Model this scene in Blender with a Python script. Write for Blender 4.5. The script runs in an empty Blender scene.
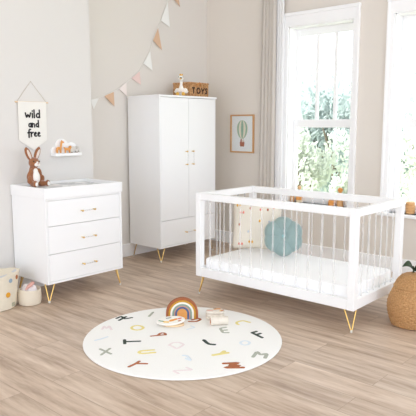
import bpy, bmesh, math, random
from math import pi, sin, cos, radians
from mathutils import Vector, Matrix, Euler
random.seed(7)
SC = bpy.context.scene
COL = SC.collection

# ------------------------------------------------------------------ materials
def lin(c):
    return tuple(((v/255)/12.92 if v/255 <= .04045 else ((v/255+.055)/1.055)**2.4) for v in c)
MATS = {}
def mat(name, rgb, rough=.5, metal=0., spec=.5, noise=0., nscale=20., bump=0., bscale=200., sheen=0., emit=0.):
    if name in MATS: return MATS[name]
    m = bpy.data.materials.new(name); m.use_nodes = True
    nt = m.node_tree; b = nt.nodes['Principled BSDF']
    c = lin(rgb)
    b.inputs['Base Color'].default_value = (*c, 1)
    b.inputs['Roughness'].default_value = rough
    b.inputs['Metallic'].default_value = metal
    b.inputs['Specular IOR Level'].default_value = spec
    if sheen: b.inputs['Sheen Weight'].default_value = sheen
    if noise or bump:
        tc = nt.nodes.new('ShaderNodeTexCoord')
    if noise:
        n = nt.nodes.new('ShaderNodeTexNoise'); n.inputs['Scale'].default_value = nscale; n.inputs['Detail'].default_value = 4
        nt.links.new(tc.outputs['Object'], n.inputs['Vector'])
        mx = nt.nodes.new('ShaderNodeMix'); mx.data_type = 'RGBA'
        mx.inputs['A'].default_value = (*[v*(1-noise) for v in c], 1)
        mx.inputs['B'].default_value = (*[min(1, v*(1+noise)) for v in c], 1)
        nt.links.new(n.outputs['Fac'], mx.inputs['Factor']); nt.links.new(mx.outputs['Result'], b.inputs['Base Color'])
    if bump:
        n2 = nt.nodes.new('ShaderNodeTexNoise'); n2.inputs['Scale'].default_value = bscale; n2.inputs['Detail'].default_value = 3
        nt.links.new(tc.outputs['Object'], n2.inputs['Vector'])
        bp = nt.nodes.new('ShaderNodeBump'); bp.inputs['Strength'].default_value = bump; bp.inputs['Distance'].default_value = .004
        nt.links.new(n2.outputs['Fac'], bp.inputs['Height']); nt.links.new(bp.outputs['Normal'], b.inputs['Normal'])
    MATS[name] = m
    return m

def clear_mat(name, tint=(1, 1, 1), gloss=.08, rough=.12, white=0.):
    """thin clear sheet: what is behind shows through, with a faint sheen"""
    m = bpy.data.materials.new(name); m.use_nodes = True
    nt = m.node_tree; nt.nodes.remove(nt.nodes['Principled BSDF']); out = nt.nodes['Material Output']
    t = nt.nodes.new('ShaderNodeBsdfTransparent'); t.inputs['Color'].default_value = (*tint, 1)
    g = nt.nodes.new('ShaderNodeBsdfGlossy'); g.inputs['Roughness'].default_value = rough
    lw = nt.nodes.new('ShaderNodeLayerWeight'); lw.inputs['Blend'].default_value = .25
    mr = nt.nodes.new('ShaderNodeMapRange'); mr.inputs['To Min'].default_value = gloss*.6; mr.inputs['To Max'].default_value = min(1, gloss*7)
    nt.links.new(lw.outputs['Facing'], mr.inputs['Value'])
    mx = nt.nodes.new('ShaderNodeMixShader')
    nt.links.new(mr.outputs['Result'], mx.inputs['Fac'])
    last = t
    if white:
        d = nt.nodes.new('ShaderNodeBsdfDiffuse'); d.inputs['Color'].default_value = (.9, .9, .9, 1)
        m2 = nt.nodes.new('ShaderNodeMixShader'); m2.inputs['Fac'].default_value = white
        nt.links.new(t.outputs[0], m2.inputs[1]); nt.links.new(d.outputs[0], m2.inputs[2]); last = m2
    nt.links.new(last.outputs[0], mx.inputs[1]); nt.links.new(g.outputs[0], mx.inputs[2])
    nt.links.new(mx.outputs[0], out.inputs['Surface'])
    MATS[name] = m
    return m

def cloth_mat(name, rgb, trans=.5, clear=0.):
    m = bpy.data.materials.new(name); m.use_nodes = True
    nt = m.node_tree; nt.nodes.remove(nt.nodes['Principled BSDF']); out = nt.nodes['Material Output']
    c = (*lin(rgb), 1)
    d = nt.nodes.new('ShaderNodeBsdfDiffuse'); d.inputs['Color'].default_value = c
    t = nt.nodes.new('ShaderNodeBsdfTranslucent'); t.inputs['Color'].default_value = c
    mx = nt.nodes.new('ShaderNodeMixShader'); mx.inputs['Fac'].default_value = trans
    nt.links.new(d.outputs[0], mx.inputs[1]); nt.links.new(t.outputs[0], mx.inputs[2])
    last = mx
    if clear:
        tr = nt.nodes.new('ShaderNodeBsdfTransparent')
        m2 = nt.nodes.new('ShaderNodeMixShader'); m2.inputs['Fac'].default_value = clear
        nt.links.new(mx.outputs[0], m2.inputs[1]); nt.links.new(tr.outputs[0], m2.inputs[2]); last = m2
    nt.links.new(last.outputs[0], out.inputs['Surface'])
    MATS[name] = m
    return m

def floor_mat():
    m = bpy.data.materials.new('oak_planks'); m.use_nodes = True
    nt = m.node_tree; b = nt.nodes['Principled BSDF']; L = nt.links.new
    tc = nt.nodes.new('ShaderNodeTexCoord')
    mp = nt.nodes.new('ShaderNodeMapping'); mp.inputs['Rotation'].default_value = (0, 0, pi/2)
    L(tc.outputs['Object'], mp.inputs['Vector'])
    br = nt.nodes.new('ShaderNodeTexBrick')
    br.inputs['Scale'].default_value = 1; br.inputs['Brick Width'].default_value = 1.35; br.inputs['Row Height'].default_value = .19
    br.inputs['Mortar Size'].default_value = .0016; br.inputs['Mortar Smooth'].default_value = .1; br.offset = .37
    br.inputs['Color1'].default_value = (0, 0, 0, 1); br.inputs['Color2'].default_value = (1, 1, 1, 1); br.inputs['Mortar'].default_value = (.5, .5, .5, 1)
    L(mp.outputs[0], br.inputs['Vector'])
    # grain stretched along the boards, shifted per board
    ad = nt.nodes.new('ShaderNodeVectorMath'); ad.operation = 'MULTIPLY_ADD'
    ad.inputs[1].default_value = (7, 3, 5); L(br.outputs['Color'], ad.inputs[0]); L(mp.outputs[0], ad.inputs[2])
    m2 = nt.nodes.new('ShaderNodeMapping'); m2.inputs['Scale'].default_value = (1.3, 11, 1); L(ad.outputs[0], m2.inputs['Vector'])
    n1 = nt.nodes.new('ShaderNodeTexNoise'); n1.inputs['Scale'].default_value = 1.6; n1.inputs['Detail'].default_value = 6; n1.inputs['Roughness'].default_value = .62
    L(m2.outputs[0], n1.inputs['Vector'])
    cr = nt.nodes.new('ShaderNodeValToRGB')
    e = cr.color_ramp.elements
    e[0].position = .30; e[0].color = (*lin(FLOOR[0]), 1); e[1].position = .72; e[1].color = (*lin(FLOOR[2]), 1)
    k = e.new(.5); k.color = (*lin(FLOOR[1]), 1)
    L(n1.outputs['Fac'], cr.inputs['Fac'])
    # per board tone
    mr = nt.nodes.new('ShaderNodeMapRange'); mr.inputs['To Min'].default_value = .93; mr.inputs['To Max'].default_value = 1.05
    L(br.outputs['Color'], mr.inputs['Value'])
    mu = nt.nodes.new('ShaderNodeMix'); mu.data_type = 'RGBA'; mu.blend_type = 'MULTIPLY'; mu.inputs['Factor'].default_value = 1
    L(cr.outputs['Color'], mu.inputs['A']); L(mr.outputs['Result'], mu.inputs['B'])
    mm = nt.nodes.new('ShaderNodeMix'); mm.data_type = 'RGBA'
    mm.inputs['B'].default_value = (*lin((128, 108, 90)), 1)
    mf = nt.nodes.new('ShaderNodeMath'); mf.operation = 'MULTIPLY'; mf.inputs[1].default_value = .55; L(br.outputs['Fac'], mf.inputs[0])
    L(mf.outputs[0], mm.inputs['Factor']); L(mu.outputs['Result'], mm.inputs['A'])
    L(mm.outputs['Result'], b.inputs['Base Color'])
    b.inputs['Roughness'].default_value = .42; b.inputs['Specular IOR Level'].default_value = .4
    bp = nt.nodes.new('ShaderNodeBump'); bp.inputs['Strength'].default_value = .12; bp.inputs['Distance'].default_value = .002
    L(n1.outputs['Fac'], bp.inputs['Height']); L(bp.outputs['Normal'], b.inputs['Normal'])
    return m

def wood_mat(name, a, b_, scale=(2, 30, 30), rough=.5):
    m = bpy.data.materials.new(name); m.use_nodes = True
    nt = m.node_tree; b = nt.nodes['Principled BSDF']; L = nt.links.new
    tc = nt.nodes.new('ShaderNodeTexCoord'); mp = nt.nodes.new('ShaderNodeMapping'); mp.inputs['Scale'].default_value = scale
    L(tc.outputs['Object'], mp.inputs['Vector'])
    n = nt.nodes.new('ShaderNodeTexNoise'); n.inputs['Scale'].default_value = 2; n.inputs['Detail'].default_value = 5
    L(mp.outputs[0], n.inputs['Vector'])
    mx = nt.nodes.new('ShaderNodeMix'); mx.data_type = 'RGBA'; mx.inputs['A'].default_value = (*lin(a), 1); mx.inputs['B'].default_value = (*lin(b_), 1)
    L(n.outputs['Fac'], mx.inputs['Factor']); L(mx.outputs['Result'], b.inputs['Base Color'])
    b.inputs['Roughness'].default_value = rough
    MATS[name] = m
    return m

# ------------------------------------------------------------------ mesh builder
class MB:
    def __init__(s): s.v = []; s.f = []; s.m = []; s.mats = []
    def mi(s, m):
        if m not in s.mats: s.mats.append(m)
        return s.mats.index(m)
    def add(s, vs, fs, m):
        o = len(s.v); k = s.mi(m)
        s.v += [tuple(v) for v in vs]; s.f += [tuple(i+o for i in f) for f in fs]; s.m += [k]*len(fs)
    def box(s, lo, hi, m, M=None):
        (a, b, c), (d, e, g) = lo, hi
        vs = [(a,b,c),(d,b,c),(d,e,c),(a,e,c),(a,b,g),(d,b,g),(d,e,g),(a,e,g)]
        if M: vs = [M @ Vector(v) for v in vs]
        s.add(vs, [(0,3,2,1),(4,5,6,7),(0,1,5,4),(1,2,6,5),(2,3,7,6),(3,0,4,7)], m)
    def tube(s, pts, r, m, seg=10, cap=True):
        pts = [Vector(p) for p in pts]; n = len(pts)
        R = r if isinstance(r, (list, tuple)) else [r]*n
        vs = []; fs = []
        up = None
        for i, p in enumerate(pts):
            t = (pts[min(i+1, n-1)] - pts[max(i-1, 0)]).normalized()
            if up is None: up = Vector((0, 0, 1)) if abs(t.z) < .9 else Vector((1, 0, 0))
            a = t.cross(up)
            if a.length < 1e-5: a = t.orthogonal()
            a.normalize(); b = a.cross(t).normalized(); up = b
            for k in range(seg):
                q = 2*pi*k/seg
                vs.append(p + R[i]*(cos(q)*a + sin(q)*b))
        for i in range(n-1):
            for k in range(seg):
                k2 = (k+1) % seg
                fs.append((i*seg+k, i*seg+k2, (i+1)*seg+k2, (i+1)*seg+k))
        if cap:
            fs.append(tuple(range(seg-1, -1, -1))); fs.append(tuple((n-1)*seg+k for k in range(seg)))
        s.add(vs, [tuple(reversed(f)) for f in fs], m)
    def stroke(s, pts, r, m, fn, h=.3, seg=8):
        """round-ended flat stroke: pts 2D, fn maps (x, y, n) to 3D; height above the surface is r*h"""
        P = [Vector((p[0], p[1])) for p in pts]
        # resample with rounded ends
        D = []
        for i in range(len(P)-1):
            d = (P[i+1]-P[i]).length; k = max(1, int(d/(r*1.2)))
            D += [P[i].lerp(P[i+1], j/k) for j in range(k)]
        D.append(P[-1])
        for _ in range(1):
            D = [D[0]] + [(D[i-1]+2*D[i]+D[i+1])/4 for i in range(1, len(D)-1)] + [D[-1]]
        vs = []; fs = []; n = len(D)
        rows = []
        t0 = (D[1]-D[0]).normalized(); t1 = (D[-1]-D[-2]).normalized()
        seq = [(D[0]-t0*r*.7, .6, t0)]
        for i in range(n):
            t = (D[min(i+1, n-1)]-D[max(i-1, 0)]); t = t.normalized() if t.length > 1e-9 else t0
            seq.append((D[i], 1, t))
        seq.append((D[-1]+t1*r*.7, .6, t1))
        for c, k, t in seq:
            nrm = Vector((-t.y, t.x))
            for j in range(seg):
                q = pi*j/(seg-1)
                o = cos(q)*r*k; z = sin(q)*r*k*h
                w = c+nrm*o; vs.append(fn(w.x, w.y, z))
        for i in range(len(seq)-1):
            for j in range(seg-1):
                fs.append((i*seg+j, (i+1)*seg+j, (i+1)*seg+j+1, i*seg+j+1))
        fs.append(tuple(range(seg))); fs.append(tuple((len(seq)-1)*seg+j for j in range(seg-1, -1, -1)))
        s.add(vs, fs, m)
    def lathe(s, prof, m, seg=32, c=(0, 0, 0), cap=True, M=None, wob=None):
        vs = []; fs = []; n = len(prof)
        for i, (r, z) in enumerate(prof):
            for k in range(seg):
                q = 2*pi*k/seg; rr = r
                if wob: rr, zz = wob(r, z, q, i)
                else: zz = z
                vs.append(Vector((c[0]+rr*cos(q), c[1]+rr*sin(q), c[2]+zz)))
        if M: vs = [M @ v for v in vs]
        for i in range(n-1):
            for k in range(seg):
                k2 = (k+1) % seg
                fs.append((i*seg+k, i*seg+k2, (i+1)*seg+k2, (i+1)*seg+k))
        if cap:
            fs.append(tuple(range(seg-1, -1, -1))); fs.append(tuple((n-1)*seg+k for k in range(seg)))
        s.add(vs, fs, m)
    def ball(s, c, r, m, rot=None, seg=20, rings=12):
        r = r if isinstance(r, (list, tuple)) else (r, r, r)
        E = Euler(rot).to_matrix() if rot else Matrix.Identity(3)
        c = Vector(c); vs = [c + E @ Vector((0, 0, -r[2]))]; fs = []
        for i in range(1, rings):
            a = -pi/2+pi*i/rings
            for k in range(seg):
                q = 2*pi*k/seg
                vs.append(c + E @ Vector((r[0]*cos(a)*cos(q), r[1]*cos(a)*sin(q), r[2]*sin(a))))
        vs.append(c + E @ Vector((0, 0, r[2])))
        for k in range(seg): fs.append((0, 1+(k+1) % seg, 1+k))
        for i in range(rings-2):
            for k in range(seg):
                k2 = (k+1) % seg; o = 1+i*seg
                fs.append((o+k, o+k2, o+seg+k2, o+seg+k))
        o = 1+(rings-2)*seg
        for k in range(seg): fs.append((o+k, o+(k+1) % seg, len(vs)-1))
        s.add(vs, fs, m)
    def prism(s, out, fn, d0, d1, m):
        """2D outline (counter-clockwise) extruded from depth d0 to d1; fn(x, y, d) -> 3D"""
        n = len(out)
        vs = [fn(x, y, d0) for x, y in out] + [fn(x, y, d1) for x, y in out]
        fs = [tuple(range(n-1, -1, -1)), tuple(range(n, 2*n))] + [(i, (i+1) % n, n+(i+1) % n, n+i) for i in range(n)]
        s.add(vs, fs, m)
    def build(s, name, parent=None, bevel=0, smooth=False, loc=None, seg=2, angle=35, recalc=True):
        me = bpy.data.meshes.new(name); me.from_pydata(s.v, [], s.f)
        for m in s.mats: me.materials.append(m)
        me.polygons.foreach_set('material_index', s.m)
        if recalc:
            bm = bmesh.new(); bm.from_mesh(me); bmesh.ops.recalc_face_normals(bm, faces=bm.faces); bm.to_mesh(me); bm.free()
        o = bpy.data.objects.new(name, me); COL.objects.link(o)
        if parent: o.parent = parent
        if loc: o.location = loc
        if smooth:
            me.polygons.foreach_set('use_smooth', [True]*len(me.polygons))
            if angle < 180:
                bm = bmesh.new(); bm.from_mesh(me)
                for e in bm.edges:
                    if len(e.link_faces) == 2 and e.calc_face_angle(0) > radians(angle): e.smooth = False
                bm.to_mesh(me); bm.free()
        if bevel:
            b = o.modifiers.new('bevel', 'BEVEL'); b.width = bevel; b.segments = seg; b.limit_method = 'ANGLE'; b.angle_limit = radians(40)
        return o

def tag(o, label=None, cat=None, group=None, kind=None):
    if label: o['label'] = label
    if cat: o['category'] = cat
    if group: o['group'] = group
    if kind: o['kind'] = kind
    return o
def thing(name, label, cat, loc=(0, 0, 0), rz=0, group=None):
    o = bpy.data.objects.new(name, None); o.empty_display_size = .05; COL.objects.link(o)
    o.location = loc; o.rotation_euler = (0, 0, rz)
    return tag(o, label, cat, group)
def struct(o, label, cat): return tag(o, label, cat, None, 'structure')
def copy_child(o, parent, loc=None):
    c = o.copy(); COL.objects.link(c); c.parent = parent
    if loc is not None: c.location = loc
    for ch in o.children: copy_child(ch, c)
    return c
def blob(name, m, balls, parent, voxel=.006, smooth=3, loc=None):
    """soft body: overlapping balls fused into one continuous skin"""
    b = MB()
    for a in balls: b.ball(a[0], a[1], m, a[2] if len(a) > 2 else None)
    o = b.build(name+'_raw')
    r = o.modifiers.new('r', 'REMESH'); r.mode = 'VOXEL'; r.voxel_size = voxel
    sm = o.modifiers.new('s', 'SMOOTH'); sm.factor = .5; sm.iterations = smooth
    dg = bpy.context.evaluated_depsgraph_get()
    me = bpy.data.meshes.new_from_object(o.evaluated_get(dg))
    bpy.data.objects.remove(o)
    me.name = name; me.materials.clear(); me.materials.append(m)
    me.polygons.foreach_set('use_smooth', [True]*len(me.polygons))
    me.polygons.foreach_set('material_index', [0]*len(me.polygons))
    o = bpy.data.objects.new(name, me); COL.objects.link(o); o.parent = parent
    if loc: o.location = loc
    return o
LETTERS = [
 ('green', 0.013, [[(2.591, 3.192), (2.678, 3.218)], [(2.607, 3.24), (2.662, 3.25), (2.637, 3.186), (2.694, 3.169)]]),
 ('pink', 0.01, [[(2.391, 3.133), (2.444, 3.178), (2.421, 3.121), (2.471, 3.156), (2.431, 3.079)]]),
 ('blue', 0.01, [[(2.231, 3.0), (2.273, 2.991)], [(2.273, 2.991), (2.328, 2.992)]]),
 ('yellow', 0.012, [[(2.604, 2.944), (2.584, 2.93), (2.562, 2.928), (2.544, 2.939), (2.534, 2.959), (2.536, 2.984), (2.548, 3.006), (2.568, 3.021), (2.59, 3.023), (2.608, 3.013), (2.618, 2.992), (2.616, 2.967), (2.604, 2.944)]]),
 ('grey', 0.012, [[(2.796, 3.097), (2.883, 3.147)]]),
 ('brown', 0.012, [[(2.53, 2.785), (2.613, 2.731)], [(2.57, 2.759), (2.608, 2.78), (2.633, 2.767), (2.628, 2.743), (2.61, 2.729)]]),
 ('green', 0.013, [[(2.368, 2.865), (2.323, 2.809)], [(2.346, 2.837), (2.419, 2.77)]]),
 ('grey', 0.011, [[(2.161, 2.857), (2.156, 2.741)], [(2.105, 2.774), (2.209, 2.817)]]),
 ('yellow', 0.013, [[(2.377, 2.592), (2.31, 2.642), (2.283, 2.635), (2.281, 2.609), (2.354, 2.556)]]),
 ('brown', 0.012, [[(2.103, 2.511), (2.163, 2.516), (2.198, 2.526)], [(2.163, 2.516), (2.204, 2.465)]]),
 ('pink', 0.01, [[(2.497, 2.579), (2.542, 2.592), (2.576, 2.567), (2.57, 2.516), (2.519, 2.501), (2.484, 2.5), (2.496, 2.542), (2.497, 2.579)]]),
 ('pink', 0.01, [[(2.231, 2.229), (2.235, 2.28), (2.32, 2.204), (2.321, 2.253)]]),
 ('blue', 0.012, [[(2.436, 2.394), (2.45, 2.373), (2.41, 2.301), (2.415, 2.347)]]),
 ('green', 0.015, [[(2.713, 2.473), (2.697, 2.44), (2.679, 2.4), (2.7, 2.366)]]),
 ('yellow', 0.016, [[(2.562, 2.26), (2.611, 2.237), (2.653, 2.216)], [(2.611, 2.237), (2.656, 2.249)]]),
 ('grey', 0.012, [[(2.927, 2.441), (2.901, 2.468), (2.955, 2.541), (2.997, 2.522)], [(2.928, 2.505), (2.96, 2.482)]]),
 ('yellow', 0.012, [[(3.19, 2.46), (3.187, 2.522), (3.142, 2.536), (3.11, 2.524), (3.099, 2.491)]]),
 ('green', 0.014, [[(3.033, 2.321), (3.004, 2.212)], [(3.033, 2.321), (3.074, 2.314)], [(3.02, 2.277), (3.061, 2.27)]]),
 ('blue', 0.01, [[(2.873, 2.217), (2.855, 2.208), (2.836, 2.207), (2.822, 2.215), (2.816, 2.229), (2.82, 2.246), (2.833, 2.262), (2.852, 2.272), (2.871, 2.273), (2.885, 2.265), (2.891, 2.25), (2.887, 2.233), (2.873, 2.217)]]),
 ('grey', 0.014, [[(2.704, 2.06), (2.792, 2.093), (2.758, 2.047), (2.807, 2.028), (2.741, 1.996)]]),
 ('brown', 0.015, [[(2.509, 2.13), (2.581, 2.066), (2.506, 2.092), (2.556, 2.035), (2.465, 2.089), (2.543, 2.006)]]),
 ('brown', 0.013, [[(2.913, 2.8), (2.942, 2.758), (3.003, 2.765), (3.011, 2.797), (2.952, 2.806)]]),
 ('blue', 0.009, [[(2.784, 2.695), (2.85, 2.682), (2.854, 2.724)]]),
]
FLAGS = [('white', (3.585, 1.659), (3.689, 1.678), (3.611, 1.568)), ('tan', (3.761, 1.704), (3.882, 1.751), (3.874, 1.604)), ('blush', (3.948, 1.784), (4.054, 1.853), (4.042, 1.714)), ('pink', (4.123, 1.901), (4.238, 1.979), (4.241, 1.839)), ('white', (4.294, 2.067), (4.395, 2.205), (4.411, 1.997)), ('tan', (4.438, 2.322), (4.514, 2.459), (4.555, 2.227)), ('white', (4.56, 2.543), (4.665, 2.754), (4.681, 2.483)), ('tan', (4.709, 2.845), (4.789, 3.007), (4.841, 2.726))]
CORD = [(3.532, 1.649), (3.593, 1.659), (3.761, 1.704), (3.882, 1.753), (3.952, 1.786), (4.061, 1.857), (4.13, 1.904), (4.238, 1.981), (4.295, 2.065), (4.395, 2.205), (4.438, 2.322), (4.514, 2.459), (4.56, 2.543), (4.665, 2.754), (4.709, 2.845), (4.789, 3.007), (4.894, 3.24)]
SKY, SKYCOL, SUN, EXPO = 2.0, (.92, .985, 1.09), 11, 0.34
# ------------------------------------------------------------------ scene constants
FLOOR = [(160, 137, 117), (194, 172, 152), (216, 198, 180)]
XW, YB, YC, XC, ZC = 5.327, 4.80, 4.45, 3.345, 3.6     # window wall, back wall, chimney breast face / edge, ceiling
WALL = mat('wall_paint', (221, 218, 214), rough=.9, spec=.2)
WALLW = mat('window_wall_paint', (225, 218, 209), rough=.9, spec=.2)  # warmest of the wall tones
WALLB = mat('recess_wall_tone', (225, 220, 213), rough=.9, spec=.2)  # a little warmer than the chimney breast
WHITE = mat('white_trim', (248, 248, 248), rough=.45)
CEIL = mat('ceiling_paint', (240, 240, 238), rough=.95)
LACQ = mat('white_lacquer', (243, 243, 243), rough=.38)
GOLD = mat('brass', (228, 192, 118), rough=.32, metal=1)
CAP = mat('foot_rubber', (215, 212, 205), rough=.6)
ACR = clear_mat('clear_acrylic', (.99, .99, .99), gloss=.05, white=.24)
BARM = clear_mat('clear_handle', (.99, .99, .99), gloss=.03, white=.06)
GLASS = clear_mat('window_glass', (.99, 1, .995), gloss=.03)
OAK = wood_mat('oak', (196, 146, 96), (216, 172, 122))
PALEWOOD = wood_mat('pale_wood', (222, 190, 148), (236, 210, 172))
ORWOOD = wood_mat('orange_wood', (206, 140, 70), (226, 162, 92))
def plain(f): return lambda x, y, d: f(x, y, d)

# ------------------------------------------------------------------ setting
b = MB(); b.box((-3, -3.2, -.1), (XW+.2, YB+.15, 0), floor_mat()); struct(b.build('floor'), 'pale oak plank floor', 'floor')
b = MB(); b.box((-3, -3.2, ZC), (XW+.2, YB+.15, ZC+.15), CEIL); struct(b.build('ceiling'), 'plain white ceiling', 'ceiling')  # unseen; raised to let in more daylight, extended left to stop the sun
b = MB(); b.box((XC-.3, YB, 0), (XW+.2, YB+.15, ZC), WALLB); struct(b.build('wall_back'), 'off-white wall in the recess behind the wardrobe', 'wall')
b = MB(); b.box((-6, YC, 0), (XC, YB-.0, ZC), WALL); struct(b.build('wall_left'), 'off-white wall standing forward behind the chest of drawers', 'wall')  # left end runs on out of view, added to block the sun
WINS = [(2.866, 3.625), (1.688, 2.447), (.51, 1.269), (-.668, .091), (-1.85, -1.09)]
Z0, Z1 = .573, 2.44
b = MB(); T = .2
b.box((XW, -3.2, 0), (XW+T, YB, Z0), WALLW); b.box((XW, -3.2, Z1), (XW+T, YB, ZC), WALLW)
ys = [-3.2] + [v for w in sorted(WINS) for v in w] + [YB]
for i in range(0, len(ys), 2): b.box((XW, ys[i], Z0), (XW+T, ys[i+1], Z1), WALLW)
struct(b.build('wall_right'), 'taupe-white wall with tall sash windows', 'wall')
def skirting(name, lo, hi, axis, label):
    b = MB(); b.box(lo, hi, WHITE)
    struct(b.build(name, bevel=.006), label, 'baseboard')
skirting('baseboard_back', (XC, YB-.018, 0), (XW-.018, YB, .14), 0, 'white skirting board along the recess wall')
skirting('baseboard_left', (-6, YC-.018, 0), (XC, YC, .14), 0, 'white skirting board behind the chest of drawers')
skirting('baseboard_right', (XW-.018, -3.2, 0), (XW, YB, .14), 1, 'white skirting board under the windows')

def window(n, y0, y1, label):
    root = thing(f'window_{n}', None, None, (XW, y0, 0)); struct(root, label, 'window')
    W = y1-y0
    b = MB(); c = .064; h = .14; p = -.02
    b.box((p, -c, Z0), (0, 0, Z1), WHITE); b.box((p, W, Z0), (0, W+c, Z1), WHITE); b.box((p, -c, Z1), (0, W+c, Z1+h), WHITE)
    b.box((p-.012, -c-.004, Z0), (0, -c+.02, Z1+h-.03), WHITE); b.box((p-.012, W+c-.02, Z0), (0, W+c+.004, Z1+h-.03), WHITE)
    b.box((p-.014, -c-.008, Z1+h-.035), (0, W+c+.008, Z1+h), WHITE)
    b.build('casing', root, bevel=.004)
    b = MB(); j = .012
    b.box((0, 0, Z0), (T, j, Z1), WHITE); b.box((0, W-j, Z0), (T, W, Z1), WHITE); b.box((0, 0, Z1-j), (T, W, Z1), WHITE)
    b.build('jamb', root)
    b = MB(); b.box((-.055, -c-.02, Z0-.03), (T, W+c+.02, Z0), WHITE); b.build('sill', root, bevel=.006)
    s = .054; zm = 1.422
    def sash(name, x0, x1, za, zb, ra, rb, bars):
        b = MB()
        b.box((x0, j, za), (x1, s, zb), WHITE); b.box((x0, W-s, za), (x1, W-j, zb), WHITE)
        b.box((x0, s, za), (x1, W-s, za+ra), WHITE); b.box((x0, s, zb-rb), (x1, W-s, zb), WHITE)
        for k in range(bars):
            y = s+(W-2*s)*(k+1)/(bars+1); b.box((x0+.006, y-.018, za+ra), (x1-.006, y+.018, zb-rb), WHITE)
        o = b.build(name, root, bevel=.003)
        g = MB(); xm = (x0+x1)/2; g.box((xm-.002, s, za+ra), (xm+.002, W-s, zb-rb), GLASS)
        g.build('pane', o)
    sash('upper_sash', .135, .17, zm-.01, Z1-j, .06, .075, 2)
    sash('lower_sash', .10, .135, Z0, zm+.05, .085, .085, 0)
    return root
for i, (y0, y1) in enumerate(WINS):
    window(i+1, y0, y1, ['tall white sash window beside the taupe curtain', 'tall white sash window at the right edge, nearest the camera in view'][i] if i < 2 else 'tall white sash window beyond the right edge of the photo')

# ------------------------------------------------------------------ legs
def hairpin(root, x, y, sx, sy, z, d=.056):
    b = MB()
    f = (x, y, .012)
    b.tube([(x+sx*d, y, z+.004), (x+sx*.004, y, .012)], .0048, GOLD, 10)
    b.tube([(x, y+sy*d, z+.004), (x, y+sy*.004, .012)], .0048, GOLD, 10)
    b.box((min(x, x+sx*(d+.012))-.004, min(y, y+sy*.02)-.006, z-.002), (max(x, x+sx*(d+.012))+.004, max(y, y+sy*.02)+.006, z+.001), GOLD)
    o = b.build('leg', root, smooth=True)
    c = MB(); c.lathe([(.006, 0), (.0085, .003), (.0085, .016), (.006, .02)], CAP, 12, (x+sx*.002, y+sy*.002, 0)); c.build('foot_cap', o, smooth=True)
def bar_handle(parent, a, c, out=.03, over=.014):
    """clear bar between two brass posts; a, c are the post feet on a face looking to -Y"""
    a, c = Vector(a), Vector(c); u = (c-a).normalized()
    for p in (a, c):
        b = MB(); q = p+Vector((0, -out, 0))
        b.tube([p, q+Vector((0, -.006, 0))], .0042, GOLD, 12); b.ball(q, 0.0085, GOLD, seg=12, rings=8)
        b.build('handle_post', parent, smooth=True)
    b = MB(); q = Vector((0, -out, 0)); b.tube([a+q-u*over, c+q+u*over], .0045, BARM, 12); b.build('handle_bar', parent, smooth=True)

# ------------------------------------------------------------------ chest of drawers
DX, DY, DW, DD, DZ = 2.4882, 3.9364, .7755, .5093, .1533
root = thing('chest_of_drawers', 'white three-drawer chest with a changing tray on top and thin brass legs', 'chest of drawers', (DX, DY, 0))
i = .006; zt = .838; t = .018
b = MB()
b.box((i, i, DZ), (i+t, DD-i, zt), LACQ); b.box((DW-i-t, i, DZ), (DW-i, DD-i, zt), LACQ)
b.box((i+t, i, DZ), (DW-i-t, DD-i, DZ+t), LACQ); b.box((i+t, DD-i-.01, DZ+t), (DW-i-t, DD-i, zt), LACQ)
b.box((i+t, i+.004, zt-.016), (DW-i-t, DD-i-.01, zt), LACQ)
b.build('carcass', root, bevel=.002)
zs = [DZ+t, .394, .618, zt-.016]
for k in range(3):
    b = MB(); za, zb = zs[k]+.0018, zs[k+1]-.0018
    b.box((i+t+.003, i+.002, za), (DW-i-t-.003, i+.02, zb), LACQ)
    b.box((i+t+.012, i+.02, za+.02), (DW-i-t-.012, DD-.05, zb-.03), LACQ)
    o = b.build('drawer', root, bevel=.0015)
    zk = (.273, .496, .7185)[k]
    bar_handle(o, (2.829-DX, i+.002, zk), (2.951-DX, i+.002, zk))
b = MB(); w = .018
b.box((0, 0, zt), (DW, w, .924), LACQ); b.box((0, DD-w, zt), (DW, DD, .924), LACQ)
b.box((0, w, zt), (w, DD-w, .924), LACQ); b.box((DW-w, w, zt), (DW, DD-w, .924), LACQ)
b.box((w, w, zt), (DW-w, DD-w, zt+.016), LACQ)
b.build('changing_tray', root, bevel=.003)
for x, sx in ((.022, 1), (DW-.022, -1)):
    for y, sy in ((.024, 1), (DD-.024, -1)): hairpin(root, x, y, sx, sy, DZ)

def matpad():
    m = bpy.data.materials.new('marbled_vinyl'); m.use_nodes = True
    nt = m.node_tree; bs = nt.nodes['Principled BSDF']; tc = nt.nodes.new('ShaderNodeTexCoord')
    n = nt.nodes.new('ShaderNodeTexNoise'); n.inputs['Scale'].default_value = 7; n.inputs['Distortion'].default_value = 1.2
    cr = nt.nodes.new('ShaderNodeValToRGB'); cr.color_ramp.elements[0].position = .47; cr.color_ramp.elements[0].color = (*lin((196, 199, 203)), 1)
    cr.color_ramp.elements[1].position = .56; cr.color_ramp.elements[1].color = (*lin((238, 238, 238)), 1)
    nt.links.new(tc.outputs['Object'], n.inputs['Vector']); nt.links.new(n.outputs['Fac'], cr.inputs['Fac']); nt.links.new(cr.outputs['Color'], bs.inputs['Base Color'])
    bs.inputs['Roughness'].default_value = .5
    return m
b = MB(); nx, ny = 24, 16; vs = []; fs = []
X0, X1, Y0, Y1 = .024, DW-.024, .024, DD-.024
def padz(u, v): return .882+.026*(1-(abs(2*v-1))**6)*(1-(abs(2*u-1))**10)+.012*abs(2*v-1)**2*(1-abs(2*v-1)**8)
for q in range(ny+1):
    for p in range(nx+1):
        u, v = p/nx, q/ny; vs.append((X0+(X1-X0)*u, Y0+(Y1-Y0)*v, padz(u, v)))
for q in range(ny):
    for p in range(nx):
        a = q*(nx+1)+p; fs.append((a, a+1, a+nx+2, a+nx+1))
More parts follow.
